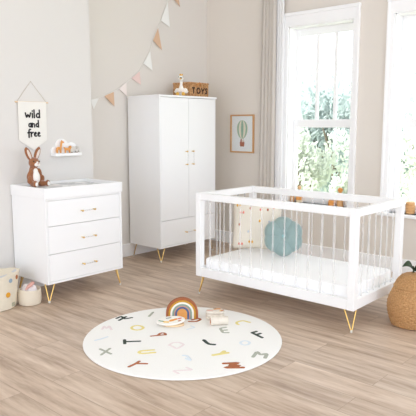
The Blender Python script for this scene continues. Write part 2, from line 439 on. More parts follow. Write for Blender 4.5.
rim = [p for p in range(nx+1)] + [q*(nx+1)+nx for q in range(1, ny+1)] + [ny*(nx+1)+p for p in range(nx-1, -1, -1)] + [q*(nx+1) for q in range(ny-1, 0, -1)]
o_ = len(vs)
for r_ in rim: vs.append((vs[r_][0], vs[r_][1], zt+.0165))
for k in range(len(rim)):
    k2 = (k+1) % len(rim); fs.append((rim[k], o_+k, o_+k2, rim[k2]))
fs.append(tuple(o_+k for k in range(len(rim)-1, -1, -1)))
b.add(vs, fs, matpad())
o = b.build('changing_mat', smooth=True, loc=(DX, DY, 0)); tag(o, 'white and grey marbled changing mat lying in the tray of the chest', 'changing mat')

# ------------------------------------------------------------------ wardrobe
WX, WY, WD, WZ, WT, WWD = 4.0425, 4.2803, .4952, .147, 1.7144, .8682
root = thing('wardrobe', 'tall white two-door wardrobe with a drawer below and thin brass legs', 'wardrobe', (WX, WY, 0))
i = .010; zt = WT-.02
b = MB()
b.box((i, i, WZ), (i+t, WD-.004, zt), LACQ); b.box((WWD-i-t, i, WZ), (WWD-i, WD-.004, zt), LACQ)
b.box((i+t, i, WZ), (WWD-i-t, WD-.004, WZ+t), LACQ); b.box((i+t, WD-.016, WZ+t), (WWD-i-t, WD-.004, zt), LACQ)
b.box((i+t, i+.022, .425), (WWD-i-t, WD-.016, .440), LACQ)
b.build('carcass', root, bevel=.002)
b = MB(); b.box((0, 0, zt), (WWD, WD, WT), LACQ); b.build('top_panel', root, bevel=.003)
xm = 4.472-WX
for a, c, xh in ((i+t+.002, xm-.002, 4.426-WX), (xm+.002, WWD-i-t-.002, 4.521-WX)):
    b = MB(); b.box((a, i, .437), (c, i+.02, zt-.004), LACQ); o = b.build('door', root, bevel=.0015)
    bar_handle(o, (xh, i, 1.003), (xh, i, 1.138))
b = MB(); b.box((i+t+.002, i, WZ+t+.003), (WWD-i-t-.002, i+.02, .431), LACQ); b.box((i+t+.015, i+.02, WZ+t+.02), (WWD-i-t-.015, WD-.06, .40), LACQ)
o = b.build('drawer', root, bevel=.0015); bar_handle(o, (4.411-WX, i, .2815), (4.545-WX, i, .2815))
for x, sx in ((.03, 1), (WWD-.03, -1)):
    for y, sy in ((.03, 1), (WD-.03, -1)): hairpin(root, x, y, sx, sy, WZ)

# ------------------------------------------------------------------ crib
CX, CY, CW, CL, CZ, CT = 3.4975, 1.8151, .7724, 1.4557, .1585, .86
root = thing('crib', 'white crib with clear acrylic rods and thin brass legs', 'crib', (CX, CY, 0), .0062)
p = .052
for x in (0, CW-p):
    for y in (0, CL-p):
        b = MB(); b.box((x, y, CZ), (x+p, y+p, CT), LACQ); b.build('post', root, bevel=.003)
for x in (.002, CW-.047):
    for nm, za, zb in (('top_rail', .804, CT-.001), ('bottom_rail', CZ+.001, .232)):
        b = MB(); b.box((x, p, za), (x+.045, CL-p, zb), LACQ); b.build(nm, root, bevel=.003)
for y in (.002, CL-.047):
    for nm, za, zb in (('top_rail', .804, CT-.001), ('bottom_rail', CZ+.001, .232)):
        b = MB(); b.box((p, y, za), (CW-p, y+.045, zb), LACQ); b.build(nm, root, bevel=.003)
b = MB(); b.tube([(0, 0, .228), (0, 0, .808)], .0062, ACR, 12)
rod = b.build('rod', root, smooth=True); first = True
spots = [(x, 3.128-CY-.1037*k) for x in (.0245, CW-.0245) for k in range(12)] + [(p+.0955*(k+1), y) for y in (.0245, CL-.0245) for k in range(6)]
for x, y in spots:
    if first: rod.location = (x, y, 0); first = False
    else: copy_child(rod, root, (x, y, 0))
b = MB(); b.box((.047, .047, .19), (CW-.047, CL-.047, .206), LACQ); b.build('mattress_base', root)
for x, sx in ((.018, 1), (CW-.018, -1)):
    for y, sy in ((.018, 1), (CL-.018, -1)): hairpin(root, x, y, sx, sy, CZ, .062)
# mattress
def rounded_slab(x0, y0, x1, y1, z0, z1, r, m, crown=0., n=24):
    b = MB(); rows = [(r, z0), (r*.3, z0+r*.3), (0, z0+r), (0, z1-r), (r*.3, z1-r*.3), (r, z1)]
    cr = .04; vs = []; fs = []
    def ring(ins, z):
        out = []
        for cx_, cy_, a0 in ((x1-cr, y1-cr, 0), (x0+cr, y1-cr, pi/2), (x0+cr, y0+cr, pi), (x1-cr, y0+cr, 1.5*pi)):
            for k in range(6):
                a = a0+pi/2*k/5; out.append((cx_+(cr-ins)*cos(a), cy_+(cr-ins)*sin(a), z))
        return out
    R = [ring(*q) for q in rows]; N = len(R[0])
    for q in R: vs += q
    for k in range(len(R)-1):
        for j in range(N):
            j2 = (j+1) % N; fs.append((k*N+j, k*N+j2, (k+1)*N+j2, (k+1)*N+j))
    c = len(vs); vs.append(((x0+x1)/2, (y0+y1)/2, z1+crown))
    for j in range(N): fs.append(((len(R)-1)*N+j, (len(R)-1)*N+(j+1) % N, c))
    fs.append(tuple(range(N-1, -1, -1)))
    b.add(vs, fs, m); return b
SHEET = mat('white_sheet', (246, 246, 246), rough=.9, bump=.25, bscale=60)
o = rounded_slab(.05, .05, CW-.05, CL-.05, .207, .312, .02, SHEET, .002).build('mattress', smooth=True, loc=(CX, CY, 0))
o.rotation_euler.z = .0062
tag(o, 'white fitted mattress lying inside the crib', 'mattress')

# cushions
def pillow(name, w, h, th, m, patch=None):
    b = MB(); n = 20; vs = []; fs = []
    for sgn in (1, -1):
        for a in range(n+1):
            for c in range(n+1):
                u, v = 2*a/n-1, 2*c/n-1
                k = max(0, (1-u**4))**.5*max(0, (1-v**4))**.5
                pin = 1-.05*(1-abs(u)**2)*abs(v)**3; pin2 = 1-.05*(1-abs(v)**2)*abs(u)**3
                vs.append((u*w/2*pin2, sgn*-1*th/2*k, v*h/2*pin+h/2))
    N = (n+1)**2
    for q in range(2):
        for a in range(n):
            for c in range(n):
                e = q*N+a*(n+1)+c; f = (e, e+1, e+n+2, e+n+1); fs.append(f if q else tuple(reversed(f)))
    b.add(vs, fs, m)
    for pa in (patch or []):
        x, z, rx, rz, mm = pa
        u, v = 2*x/w, 2*(z-h/2)/h; k = max(0, (1-u**4))**.5*max(0, (1-v**4))**.5
        b.ball((x, -th/2*k-.0005, z), (rx, .0035, rz), mm, seg=12, rings=6)
    me = b.build(name, smooth=True, angle=180)
    bm = bmesh.new(); bm.from_mesh(me.data); bmesh.ops.remove_doubles(bm, verts=bm.verts, dist=.0004); bmesh.ops.recalc_face_normals(bm, faces=bm.faces); bm.to_mesh(me.data); bm.free()
    return me
LINEN = mat('cream_linen', (228, 220, 206), rough=.95, bump=.3, bscale=300)
RUST = mat('rust_thread', (176, 96, 60), rough=.9); MUST = mat('mustard_thread', (222, 166, 44), rough=.9)
CORAL = mat('coral_thread', (222, 128, 112), rough=.9); GREYB = mat('grey_blue_thread', (190, 196, 204), rough=.9)
PL = .42
def pz(px, py, col, two=False):
    x = (px-258.5)/50*.42; z = (250-py)/44*.42
    return [(x, z, .009, .012, col)] + ([(x+.026, z, .009, .012, col)] if two else [])
pt = []
for a in ((237.5, 209.5, MUST, 1), (241.5, 216, CORAL, 1), (240.8, 227.2, RUST, 0), (241, 245, CORAL, 1), (251.8, 212, RUST, 0), (250.5, 233.5, GREYB, 0), (251.8, 242.8, MUST, 1), (262, 223.5, MUST, 0), (262.5, 213, CORAL, 0), (270, 213, RUST, 0), (276, 211, CORAL, 0), (272, 224, GREYB, 0)):
    pt += pz(a[0], a[1], a[2], a[3])
cu = pillow('cushion', .44, .43, .12, LINEN, pt)
tag(cu, 'square cream cushion dotted with mustard, coral and rust tufts, leaning in the crib', 'cushion')
cu.matrix_world = Matrix.Translation((4.055, 3.068, .318)) @ Matrix.Rotation(radians(-60), 4, 'Z') @ Matrix.Rotation(radians(-12), 4, 'X')
# flower cushion
TEAL = mat('teal_velvet', (140, 162, 160), rough=.85, sheen=.3, noise=.08, nscale=12)
TEALD = mat('teal_button', (150, 190, 190), rough=.6)
def flower():
    b = MB(); ns, nr = 96, 14; R = .168; vs = []; fs = []
    def rad(q): return R*(.91+.10*abs(cos(3*q))**.9)
    for sgn in (1, -1):
        for a in range(nr+1):
            f = a/nr
            for k in range(ns):
                q = 2*pi*k/ns; r = rad(q)*f
                th = .058*max(0, 1-f**3.2)**.5*(1-.55*math.exp(-(f/.2)**2))*(1-.30*f*(1-abs(cos(3*q))**.5))
                vs.append((r*cos(q), -sgn*th, r*sin(q)))
    N = (nr+1)*ns
    for q in range(2):
        for a in range(nr):
            for k in range(ns):
                k2 = (k+1) % ns; e = (q*N+a*ns+k, q*N+a*ns+k2, q*N+(a+1)*ns+k2, q*N+(a+1)*ns+k)
                fs.append(e if q == 0 else tuple(reversed(e)))
    b.add(vs, fs, TEAL)
    o = b.build('flower_cushion', smooth=True, angle=180)
    bm = bmesh.new(); bm.from_mesh(o.data); bmesh.ops.remove_doubles(bm, verts=bm.verts, dist=.0005); bmesh.ops.recalc_face_normals(bm, faces=bm.faces); bm.to_mesh(o.data); bm.free()
    c = MB(); c.ball((0, -.03, 0), (.014, .009, .014), TEALD); c.build('button', o, smooth=True)
    return o
fl = flower(); tag(fl, 'teal velvet flower-shaped cushion with a buttoned centre on the crib mattress', 'cushion')
fl.matrix_world = Matrix.Translation((3.995, 2.735, .322)) @ Matrix.Rotation(radians(-52), 4, 'Z') @ Matrix.Rotation(radians(-16), 4, 'X') @ Matrix.Translation((0, 0, .166)) @ Matrix.Rotation(radians(30), 4, 'Y')
# ------------------------------------------------------------------ rug
RUGC = mat('rug_cotton', (240, 239, 235), rough=.97, bump=.5, bscale=160, sheen=.2)
RC = {'green': (58, 70, 62), 'pink': (232, 220, 220), 'blue': (218, 227, 234), 'yellow': (228, 214, 140), 'grey': (172, 176, 162), 'brown': (166, 98, 62)}
RM = {k: mat('tuft_'+k, v, rough=.95) for k, v in RC.items()}
RX, RY, RR = 2.666, 2.618, .656
b = MB()
b.lathe([(RR-.012, 0), (RR-.002, .003), (RR, .007), (RR-.004, .0115), (RR-.02, .013), (RR*.5, .013), (.02, .013)], RUGC, 128)
for col, w, strokes in LETTERS:
    for st in strokes: b.stroke([(x-RX, y-RY) for x, y in st], w*.86, RM[col], lambda x, y, n: (x, y, .0128+n), h=.2)
o = b.build('rug', smooth=True, loc=(RX, RY, 0)); tag(o, 'round white rug scattered with coloured tufted letters', 'rug')
g = MB(); g.box((-.011, -.012, .0), (.011, .010, .004), mat('tag_brown', (120, 92, 66)))
tg = g.build('care_tag', o); tg.location = (2.03-RX, 2.694-RY, .004); tg.rotation_euler.z = radians(-55)

# ------------------------------------------------------------------ toys on the rug
TH = .0145
root = thing('rainbow_toy', 'wooden rainbow toy of nested arches standing on the round rug', 'toy', (2.921, 2.877, TH), radians(-42.7))
RB = [('arch', .117, .100, (158, 90, 52)), ('arch', .100, .086, (196, 146, 44)), ('arch', .086, .072, (236, 232, 222)), ('arch', .072, .058, (140, 160, 146)), ('arch', .058, .051, (204, 148, 132)), ('arch', .051, .037, (76, 98, 142))]
leg = .043
for nm, ro, ri, c in RB:
    out = [(-ro, 0), (-ri, 0), (-ri, leg)] + [(-ri*cos(pi*k/28), leg+ri*sin(pi*k/28)) for k in range(1, 28)] + [(ri, leg), (ri, 0), (ro, 0), (ro, leg)] + [(ro*cos(pi*k/28), leg+ro*sin(pi*k/28)) for k in range(1, 28)] + [(-ro, leg)]
    b = MB(); r0 = ro-.0006
    n = len(out); half = 30
    # strip faces: outer row and inner row
    O_ = [(-r0, 0)] + [(-r0*cos(pi*k/28), leg+r0*sin(pi*k/28)) for k in range(29)] + [(r0, 0)]
    I_ = [(-ri, 0)] + [(-ri*cos(pi*k/28), leg+ri*sin(pi*k/28)) for k in range(29)] + [(ri, 0)]
    vs = [(x, d, z) for d in (-.018, .018) for row in (O_, I_) for x, z in row]; N = len(O_); fs = []
    for k in range(N-1):
        fs += [(k, k+1, N+k+1, N+k), (2*N+k, 3*N+k, 3*N+k+1, 2*N+k+1), (k, 2*N+k, 2*N+k+1, k+1), (N+k, N+k+1, 3*N+k+1, 3*N+k)]
    fs += [(0, N, 3*N, 2*N), (N-1, 3*N-1, 4*N-1, 2*N-1)]
    m = mat('rainbow_%d_%d_%d' % c, c, rough=.7, noise=.06, nscale=60)
    b.add(vs, fs, m); o = b.build(nm, root, bevel=.002, smooth=True); o['label'] = {158: 'rust outer arch', 196: 'mustard arch', 236: 'white arch', 140: 'sage green arch', 204: 'pink arch', 76: 'blue arch'}[c[0]]
b = MB(); r0 = .0365
b.prism([(-r0, 0), (r0, 0), (r0, leg)] + [(r0*cos(pi*k/24), leg+r0*sin(pi*k/24)) for k in range(1, 24)] + [(-r0, leg)], lambda x, y, d: (x, d, y), -.018, .018, ORWOOD)
o = b.build('centre_block', root, bevel=.002)

# oval printed toy on a wooden base
PRW = mat('printed_white', (238, 235, 228), rough=.6)
PC = {'orange': (226, 150, 62), 'yellow': (236, 190, 70), 'red': (216, 120, 104), 'green': (96, 140, 104), 'grey': (120, 124, 126), 'rust': (190, 112, 60)}
PM = {k: mat('print_'+k, v, rough=.6) for k, v in PC.items()}
root = thing('puzzle_board', 'oval white toy board printed with orange shapes, on a wooden base before the rainbow', 'toy', (2.765, 2.835, TH), radians(-46))
b = MB(); b.prism([(.075*cos(2*pi*k/40)+.02, .042*sin(2*pi*k/40)) for k in range(40)], plain(lambda x, y, d: (x, y, d)), 0, .016, PALEWOOD); b.build('base', root, bevel=.003)
b = MB(); lens = [(.1*cos(2*pi*k/48), .058*math.copysign(abs(sin(2*pi*k/48))**1.15, sin(2*pi*k/48))) for k in range(48)]
tilt = Matrix.Translation((0, 0, .028)) @ Matrix.Rotation(radians(9), 4, 'X') @ Matrix.Rotation(radians(-5), 4, 'Y')
b.prism(lens, lambda x, y, d: tilt @ Vector((x, y, d)), 0, .012, PRW)
for st, w, c in (([(-.082, .004), (-.05, -.012)], .006, 'green'), ([(-.045, -.02), (-.015, -.028)], .009, 'yellow'), ([(-.04, -.022), (-.034, -.024)], .006, 'green'),
                 ([(-.002, -.012), (.016, -.01), (.022, .0), (.04, .006)], .012, 'orange'), ([(.0, .0), (.02, .004)], .006, 'yellow'), ([(.055, .008), (.072, .014)], .009, 'red'), ([(.055, -.026), (.068, -.02)], .007, 'rust'), ([(-.03, .03), (.0, .034)], .006, 'grey')):
    b.stroke(st, w, PM[c], lambda x, y, n: tilt @ Vector((x, y, .0122+n)), h=.1)
b.build('board', root, smooth=True)

# rolled cloth and fabric book
ROLL = mat('muslin_print', (224, 215, 202), rough=.9, noise=.14, nscale=40, bump=.3, bscale=80)
root = thing('muslin_roll', 'rolled white muslin cloth with an orange spiral end, lying on the rug', 'cloth', (3.0, 2.588, TH+.031), radians(-40))
b = MB(); rr = .030
prof = []
for k in range(25):
    x = -.062+.124*k/24; r = rr*(1+.04*sin(k*1.3)); prof.append((r, x))
prof = [(.004, -.062)] + prof + [(.004, .062)]
RotY = Matrix.Rotation(pi/2, 4, 'Y')
b.lathe(prof, ROLL, 28, M=RotY, wob=lambda r, z, q, i: (r*(1+.03*sin(3*q+z*30)), z)); b.build('roll', root, smooth=True, angle=60)
b = MB(); sp = [((.004+.0034*k/2.2)*cos(k*.8), (.004+.0034*k/2.2)*sin(k*.8)) for k in range(16)]
b.stroke(sp, .0032, PM['rust'], lambda x, y, n: (-.0622-n, x, y), h=.35); b.build('spiral_end', root, smooth=True)
root = thing('fabric_book', 'small white fabric book with an orange print, lying flat behind the muslin roll', 'book', (3.085, 2.70, TH), radians(-44))
for k in range(3):
    b = rounded_slab(-.068, -.045, .068, .045, .0215*k, .0215*k+.021, .009, ROLL, .001)
    o = b.build('page', root, smooth=True, angle=60); o.rotation_euler.z = (.05, -.06, .02)[k]
b = MB(); S = lambda x, y, n: (x, y, .0655+n)
b.stroke([(-.005, .014), (.012, .02), (.036, .018)], .010, PM['orange'], S, h=.12); b.stroke([(.04, -.03), (.058, -.01)], .007, PM['rust'], S, h=.12); b.stroke([(.03, -.03), (.046, -.012)], .005, PM['yellow'], S, h=.12)
b.stroke([(-.06, -.01), (-.02, -.022)], .004, PM['red'], S, h=.12); b.stroke([(-.008, .036), (.008, .036)], .006, PM['grey'], S, h=.15)
b.build('cover_print', root, smooth=True)

# ------------------------------------------------------------------ plush rabbit in the tray
FUR = mat('brown_plush', (150, 96, 60), rough=.95, noise=.18, nscale=60, bump=.8, bscale=140, sheen=.4)
FURW = mat('white_plush', (240, 236, 230), rough=.95, bump=.5, bscale=140)
DARK = mat('black_eye', (24, 20, 18), rough=.15); NOSE = mat('pink_nose', (206, 150, 140), rough=.6)
root = thing('toy_rabbit', 'brown plush rabbit with tall ears and a white belly, sitting on the changing mat', 'soft toy', (2.617, 4.285, .9095), radians(4))
k_ = 1.0
blob('body', FUR, [((0, 0, .07), (.052, .046, .072)), ((0, .004, .13), (.038, .034, .045)), ((0, -.008, .195), (.044, .046, .044)), ((0, -.04, .186), (.024, .02, .02)),
    # ears
    ((-.042, .004, .268), (.028, .012, .064), (0, radians(-24), 0)), ((.042, .004, .268), (.028, .012, .064), (0, radians(24), 0)),
    # arms
    ((-.05, -.012, .105), (.017, .018, .05), (radians(14), radians(18), 0)), ((-.062, -.026, .06), (.018, .019, .034), (radians(20), radians(5), 0)),
    ((.05, -.012, .105), (.017, .018, .05), (radians(14), radians(-18), 0)), ((.062, -.026, .06), (.018, .019, .034), (radians(20), radians(-5), 0)),
    # legs
    ((-.04, -.045, .024), (.024, .055, .024), (0, 0, radians(-16))), ((.042, -.045, .024), (.024, .055, .024), (0, 0, radians(24))),
    ((-.054, -.092, .028), (.022, .018, .028)), ((.068, -.09, .028), (.022, .018, .028)), ((0, .052, .03), (.02, .02, .02))], root, .0055, 3)
blob('belly', FURW, [((0, -.024, .075), (.036, .034, .055)), ((0, -.018, .125), (.024, .024, .03))], root, .005, 3)
blob('muzzle', FURW, [((.010, -.052, .182), (.016, .014, .015)), ((-.010, -.052, .182), (.016, .014, .015)), ((0, -.05, .196), (.009, .010, .014))], root, .004, 2)
for sx in (-1, 1):
    b = MB(); b.ball((sx*.027, -.044, .208), (.0055, .0045, .006), DARK, seg=12, rings=8); b.build('eye', root, smooth=True)
    b = MB(); b.ball((sx*.043, -.0085, .266), (.012, .005, .042), mat('inner_ear', (222, 208, 198), rough=.95), (0, radians(sx*24), 0)); b.build('inner_ear', root, smooth=True)
    b = MB(); b.ball((sx*.061 if sx > 0 else -.055, -.112, .027), (.014, .004, .018), FURW, seg=12, rings=8); b.build('sole', root, smooth=True)
b = MB(); b.ball((0, -.066, .19), (.006, .004, .0045), NOSE, seg=10, rings=8); b.build('nose', root, smooth=True)

# ------------------------------------------------------------------ wall pennant
CANV = mat('natural_canvas', (236, 233, 226), rough=.95, bump=.25, bscale=400); INK = mat('black_ink', (34, 32, 33), rough=.8)
root = thing('pennant', 'cream canvas pennant lettered wild and free, hung from a wooden dowel', 'wall hanging', (2.7225, YC+.0055, 1.603))
b = MB(); b.tube([(-.155, -.012, 0), (.155, -.012, 0)], .006, PALEWOOD, 12); b.build('dowel', root, smooth=True)
b = MB(); st = MATS.get('jute') or mat('jute', (196, 186, 168), rough=.95)
b.tube([(-.14, -.012, .0), (-.07, -.008, .088), (0, -.006, .172), (.07, -.008, .088), (.14, -.012, .0)], .0016, st, 6); b.tube([(0, .0, .172), (0, -.010, .172)], .003, st, 8)
b.build('string', root, smooth=True)
b = MB(); nx, nz = 20, 24; vs = []; fs = []
hw = .134
for s_ in (0, 1):
    for a in range(nx+1):
        for c in range(nz+1):
            u = 2*a/nx-1; z0 = .004; z1 = -.318-.082*(1-abs(u)); z = z0+(z1-z0)*c/nz
            vs.append((u*hw, -.013-.0025*sin(3.1*u+1)*c/nz-(.0018 if s_ else 0)-.004*(1-c/nz), z))
N = (nx+1)*(nz+1)
for s_ in (0, 1):
    for a in range(nx):
        for c in range(nz):
            e = s_*N+a*(nz+1)+c; f = (e, e+1, e+nz+2, e+nz+1); fs.append(f if s_ == 0 else tuple(reversed(f)))
edge = [a*(nz+1) for a in range(nx+1)] + [nx*(nz+1)+c for c in range(1, nz+1)] + [a*(nz+1)+nz for a in range(nx-1, -1, -1)] + [c for c in range(nz-1, 0, -1)]
for k in range(len(edge)):
    a, c = edge[k], edge[(k+1) % len(edge)]; fs.append((a, c, N+c, N+a))
b.add(vs, fs, CANV); cl = b.build('canvas', root, smooth=True, angle=50)
GL = {'w': ([[(0, .6), (.12, 0), (.27, .45), (.42, 0), (.56, .6)]], .74), 'i': ([[(0, .58), (.02, 0)], [(0, .82), (.02, .87)]], .2), 'l': ([[(0, 1), (.02, 0)]], .2),
 'd': ([[(.38, 1), (.4, 0)], [(.38, .45), (.2, .58), (.02, .35), (.08, .06), (.24, 0), (.38, .18)]], .56), 'a': ([[(.36, .58), (.38, 0)], [(.36, .45), (.2, .58), (.02, .35), (.08, .06), (.22, 0), (.36, .18)]], .56),
 'n': ([[(0, .58), (.02, 0)], [(.02, .38), (.15, .56), (.32, .5), (.34, 0)]], .52), 'f': ([[(.34, .92), (.2, 1), (.1, .85), (.1, -.12)], [(-.06, .5), (.28, .56)]], .40), 'r': ([[(0, .58), (.02, 0)], [(.02, .35), (.14, .55), (.28, .55)]], .38),
 'e': ([[(.03, .3), (.36, .36), (.3, .56), (.14, .58), (.02, .32), (.1, .03), (.35, .08)]], .47)}
def word(b, txt, cx, z, size, width, r, m, fn, h=.25):
    tot = sum(GL[c][1] for c in txt)-.14; sx = width/tot; x = cx-width/2
    for c in txt:
        for s_ in GL[c][0]: b.stroke([(x+p[0]*sx, z+p[1]*size) for p in s_], r, m, fn, h=h, seg=6)
        x += GL[c][1]*sx
b = MB()
F_ = lambda x, y, n: (x, -.0205-n+.002*(-y-.1)/.3, y)
word(b, 'wild', -.002, 1.474-1.603, .066, .136, .0067, INK, F_, .12)
word(b, 'and', .004, 1.395-1.603, .058, .096, .0065, INK, F_, .12)
word(b, 'free', .006, 1.316-1.603, .064, .112, .0067, INK, F_, .12)
b.build('lettering', root, smooth=True)['label'] = 'black brush lettering'

# ------------------------------------------------------------------ cloud shelf and wooden animals
SX, SZ = 3.045, 1.142
root = thing('cloud_shelf', 'small white cloud-shaped wall shelf holding toy animals', 'shelf', (SX, YC, SZ))
cir = [(-.118, .035, .046), (-.045, .085, .066), (.052, .052, .066), (.095, .032, .034)]
out = [(-.155, 0), (.128, 0)]
xs = [.128-.283*k/90 for k in range(91)]
for x in xs:
    zz = max([cz+math.sqrt(max(0, r*r-(x-cx)**2)) for cx, cz, r in cir if abs(x-cx) < r] or [.012]); out.append((x, zz))
b = MB(); b.prism(out, lambda x, y, d: (x, d, y), -.016, 0, LACQ); b.build('back_panel', root, bevel=.002)
b = MB(); b.box((-.155, -.075, 0), (.125, -.016, .026), LACQ); b.build('ledge', root, bevel=.004)
def cutout(name, out, y, label, m, loc, th=.012, eye=None, extra=None):
    b = MB(); b.prism(out, lambda x, z, d: (x, d, z), -th/2, th/2, m)
    o = b.build(name, bevel=.0015, loc=loc); tag(o, label, 'toy animal')
    return o
giraffe = [(-.046, 0), (-.036, 0), (-.033, .03), (-.012, .03), (-.010, 0), (0, 0), (.003, .045), (.012, .085), (.030, .088), (.031, .098), (.014, .106), (.010, .114), (.005, .106), (-.001, .098), (-.010, .052), (-.030, .056), (-.048, .046), (-.052, .02)]
lion = [(-.036, 0), (-.026, 0), (-.024, .022), (.006, .022), (.008, 0), (.018, 0), (.020, .03), (.028, .036), (.034, .052), (.026, .064), (.012, .060), (.004, .044), (-.026, .044), (-.044, .052), (-.047, .046), (-.036, .034)]
eleph = [(-.05, 0), (-.034, 0), (-.032, .018), (.004, .018), (.006, 0), (.022, 0), (.026, .02), (.034, .02), (.037, .003), (.046, .003), (.045, .03), (.036, .052), (.018, .060), (.002, .050), (-.022, .056), (-.046, .05), (-.054, .03)]
zt = SZ+.0262
cutout('wooden_giraffe', giraffe, 0, 'orange wooden giraffe on the left of the cloud shelf', ORWOOD, (SX-.072, YC-.040, zt))
cutout('wooden_lion', lion, 0, 'orange wooden animal with a raised head, middle of the cloud shelf', ORWOOD, (SX-.006, YC-.052, zt))
GREYW = mat('grey_paint', (208, 203, 196), rough=.7)
el = cutout('wooden_elephant', eleph, 0, 'pale grey wooden elephant on the right of the cloud shelf', GREYW, (SX+.070, YC-.046, zt), th=.02)
for x in (-.042, .014):
    b = MB(); b.box((x-.008, -.011, 0), (x+.008, .011, .007), mat('dark_foot', (120, 92, 72))); b.build('foot', el)
b = MB(); b.ball((.012, -.011, .042), (.012, .004, .014), mat('ear_grey', (190, 184, 178)), seg=12, rings=8); b.build('ear', el, smooth=True)

# ------------------------------------------------------------------ bunting
root = thing('bunting', 'string of white, tan and pink fabric pennants hung across the recess wall', 'bunting', (4.1, YB, 1.9))
b = MB(); b.tube([(x-4.1, -.012, z-1.9) for x, z in CORD if z < 3.04], .003, mat('cotton_cord', (240, 238, 232), rough=.9), 6); b.build('cord', root, smooth=True)
FC = {'white': (240, 240, 236), 'tan': (216, 182, 152), 'blush': (240, 230, 225), 'pink': (234, 208, 202)}
for col, a, c, t in FLAGS:
    m = mat('felt_'+col, FC[col], rough=.95, bump=.3, bscale=300)
    A, B_, T_ = [Vector((p[0]-4.1, 0, p[1]-1.9)) for p in (a, c, t)]
    b = MB(); n = 8; vs = []; fs = []; idx = {}
    for s_ in (0, 1):
        for p in range(n+1):
            for q in range(n+1-p):
                u, v = p/n, q/n; P = A+(B_-A)*u+(T_-A)*v
                y = -.013-.016*v*(1-.3*u)-(.003 if s_ else 0); idx[s_, p, q] = len(vs); vs.append((P.x, y, P.z))
    for s_ in (0, 1):
        for p in range(n):
            for q in range(n-p):
                fs.append((idx[s_, p, q], idx[s_, p+1, q], idx[s_, p, q+1]))
                if p+q < n-1: fs.append((idx[s_, p+1, q], idx[s_, p+1, q+1], idx[s_, p, q+1]))
    E_ = [(p, 0) for p in range(n)] + [(n-q, q) for q in range(n)] + [(0, n-q) for q in range(n)]
    for k in range(len(E_)):
        a_, c_ = E_[k], E_[(k+1) % len(E_)]; fs.append((idx[(0,)+a_], idx[(0,)+c_], idx[(1,)+c_], idx[(1,)+a_]))
    b.add(vs, fs, m); o = b.build('flag', root); o['label'] = {'white': 'white flag', 'tan': 'tan flag', 'blush': 'pale blush flag', 'pink': 'pink flag'}[col]

# ------------------------------------------------------------------ wicker box and swan on the wardrobe
def weave_mat(name, a, c, sc=90):
    m = bpy.data.materials.new(name); m.use_nodes = True
    nt = m.node_tree; bs = nt.nodes['Principled BSDF']; L = nt.links.new
    tc = nt.nodes.new('ShaderNodeTexCoord'); n = nt.nodes.new('ShaderNodeTexNoise'); n.inputs['Scale'].default_value = sc; n.inputs['Detail'].default_value = 4
    L(tc.outputs['Object'], n.inputs['Vector']); mx = nt.nodes.new('ShaderNodeMix'); mx.data_type = 'RGBA'
    mx.inputs['A'].default_value = (*lin(a), 1); mx.inputs['B'].default_value = (*lin(c), 1)
    mr = nt.nodes.new('ShaderNodeMapRange'); mr.inputs['From Min'].default_value = .3; mr.inputs['From Max'].default_value = .7
    L(n.outputs['Fac'], mr.inputs['Value']); L(mr.outputs['Result'], mx.inputs['Factor']); L(mx.outputs['Result'], bs.inputs['Base Color'])
    bs.inputs['Roughness'].default_value = .75
    MATS[name] = m; return m
WICK = weave_mat('seagrass', (150, 96, 52), (218, 176, 124), 55)
WT_ = WT+.0005
root = thing('toy_basket', 'rectangular woven basket lettered TOYS on top of the wardrobe', 'basket', (4.628, 4.425, WT_))
BW, BD, BH = .305, .245, .150
b = MB(); rows, th = 10, .012
def wall(p0, p1, n):
    p0, p1 = Vector(p0), Vector(p1); d = p1-p0; N = max(8, int(d.length/.008)); nn = Vector((d.y, -d.x, 0)).normalized()
    vs = []; fs = []; R = rows*4
    for q in range(R+1):
        z = BH*q/R
        for k in range(N+1):
            rw = q/4; wv = .5+.5*sin(pi*k/2.0+pi*int(rw)); bulge = abs(sin(pi*rw))
            off = .0045*bulge*(.35+.65*wv)
            vs.append(p0+d*k/N+nn*off+Vector((0, 0, z)))
    for q in range(R+1):
        for k in range(N+1): vs.append(p0+d*k/N-nn*th+Vector((0, 0, BH*q/R)))
    M_ = (R+1)*(N+1)
    for q in range(R):
        for k in range(N):
            e = q*(N+1)+k; f = (e, e+1, e+N+2, e+N+1); fs.append(f); fs.append(tuple(M_+i for i in reversed(f)))
    for k in range(N): fs.append((k, M_+k, M_+k+1, k+1)); e = R*(N+1)+k; fs.append((e, e+1, M_+e+1, M_+e))
    b.add(vs, fs, WICK)
wall((0, 0, 0), (BW, 0, 0), 0); wall((BW, 0, 0), (BW, BD, 0), 0); wall((BW, BD, 0), (0, BD, 0), 0); wall((0, BD, 0), (0, 0, 0), 0)
b.box((0, 0, 0), (BW, BD, .006), WICK)
b.build('body', root, smooth=True, angle=70)
b = MB(); pr = [(0, 0), (BW, 0), (BW, BD), (0, BD), (0, 0)]
for (x0, y0), (x1, y1) in zip(pr, pr[1:]): b.tube([(x0, y0, BH), (x1, y1, BH)], .009, WICK, 10)
b.build('rim', root, smooth=True)
b = MB(); b.tube([(.108, -.006, BH-.032), (.118, -.018, BH-.008), (.14, -.02, BH+.004), (.162, -.018, BH-.008), (.172, -.006, BH-.032)], .008, mat('rope', (196, 140, 84), rough=.9, noise=.15, nscale=150), 8); b.build('handle', root, smooth=True)
b = MB(); F_ = lambda x, y, n: (x, -.0052-n, y)
TY = mat('dark_brown_lettering', (66, 44, 32), rough=.8)
lx = .040; s_ = .056; z_ = .042
for st in ([[(0, 1), (.8, 1)], [(.4, 1), (.4, 0)]], ): 
    for q in st: b.stroke([(lx+p[0]*s_*.9, z_+p[1]*s_) for p in q], .0078, TY, F_, .3)
b.stroke([(lx+.098+.026*cos(a_*pi/8), z_+s_/2+.029*sin(a_*pi/8)) for a_ in range(17)], .0078, TY, F_, .3)
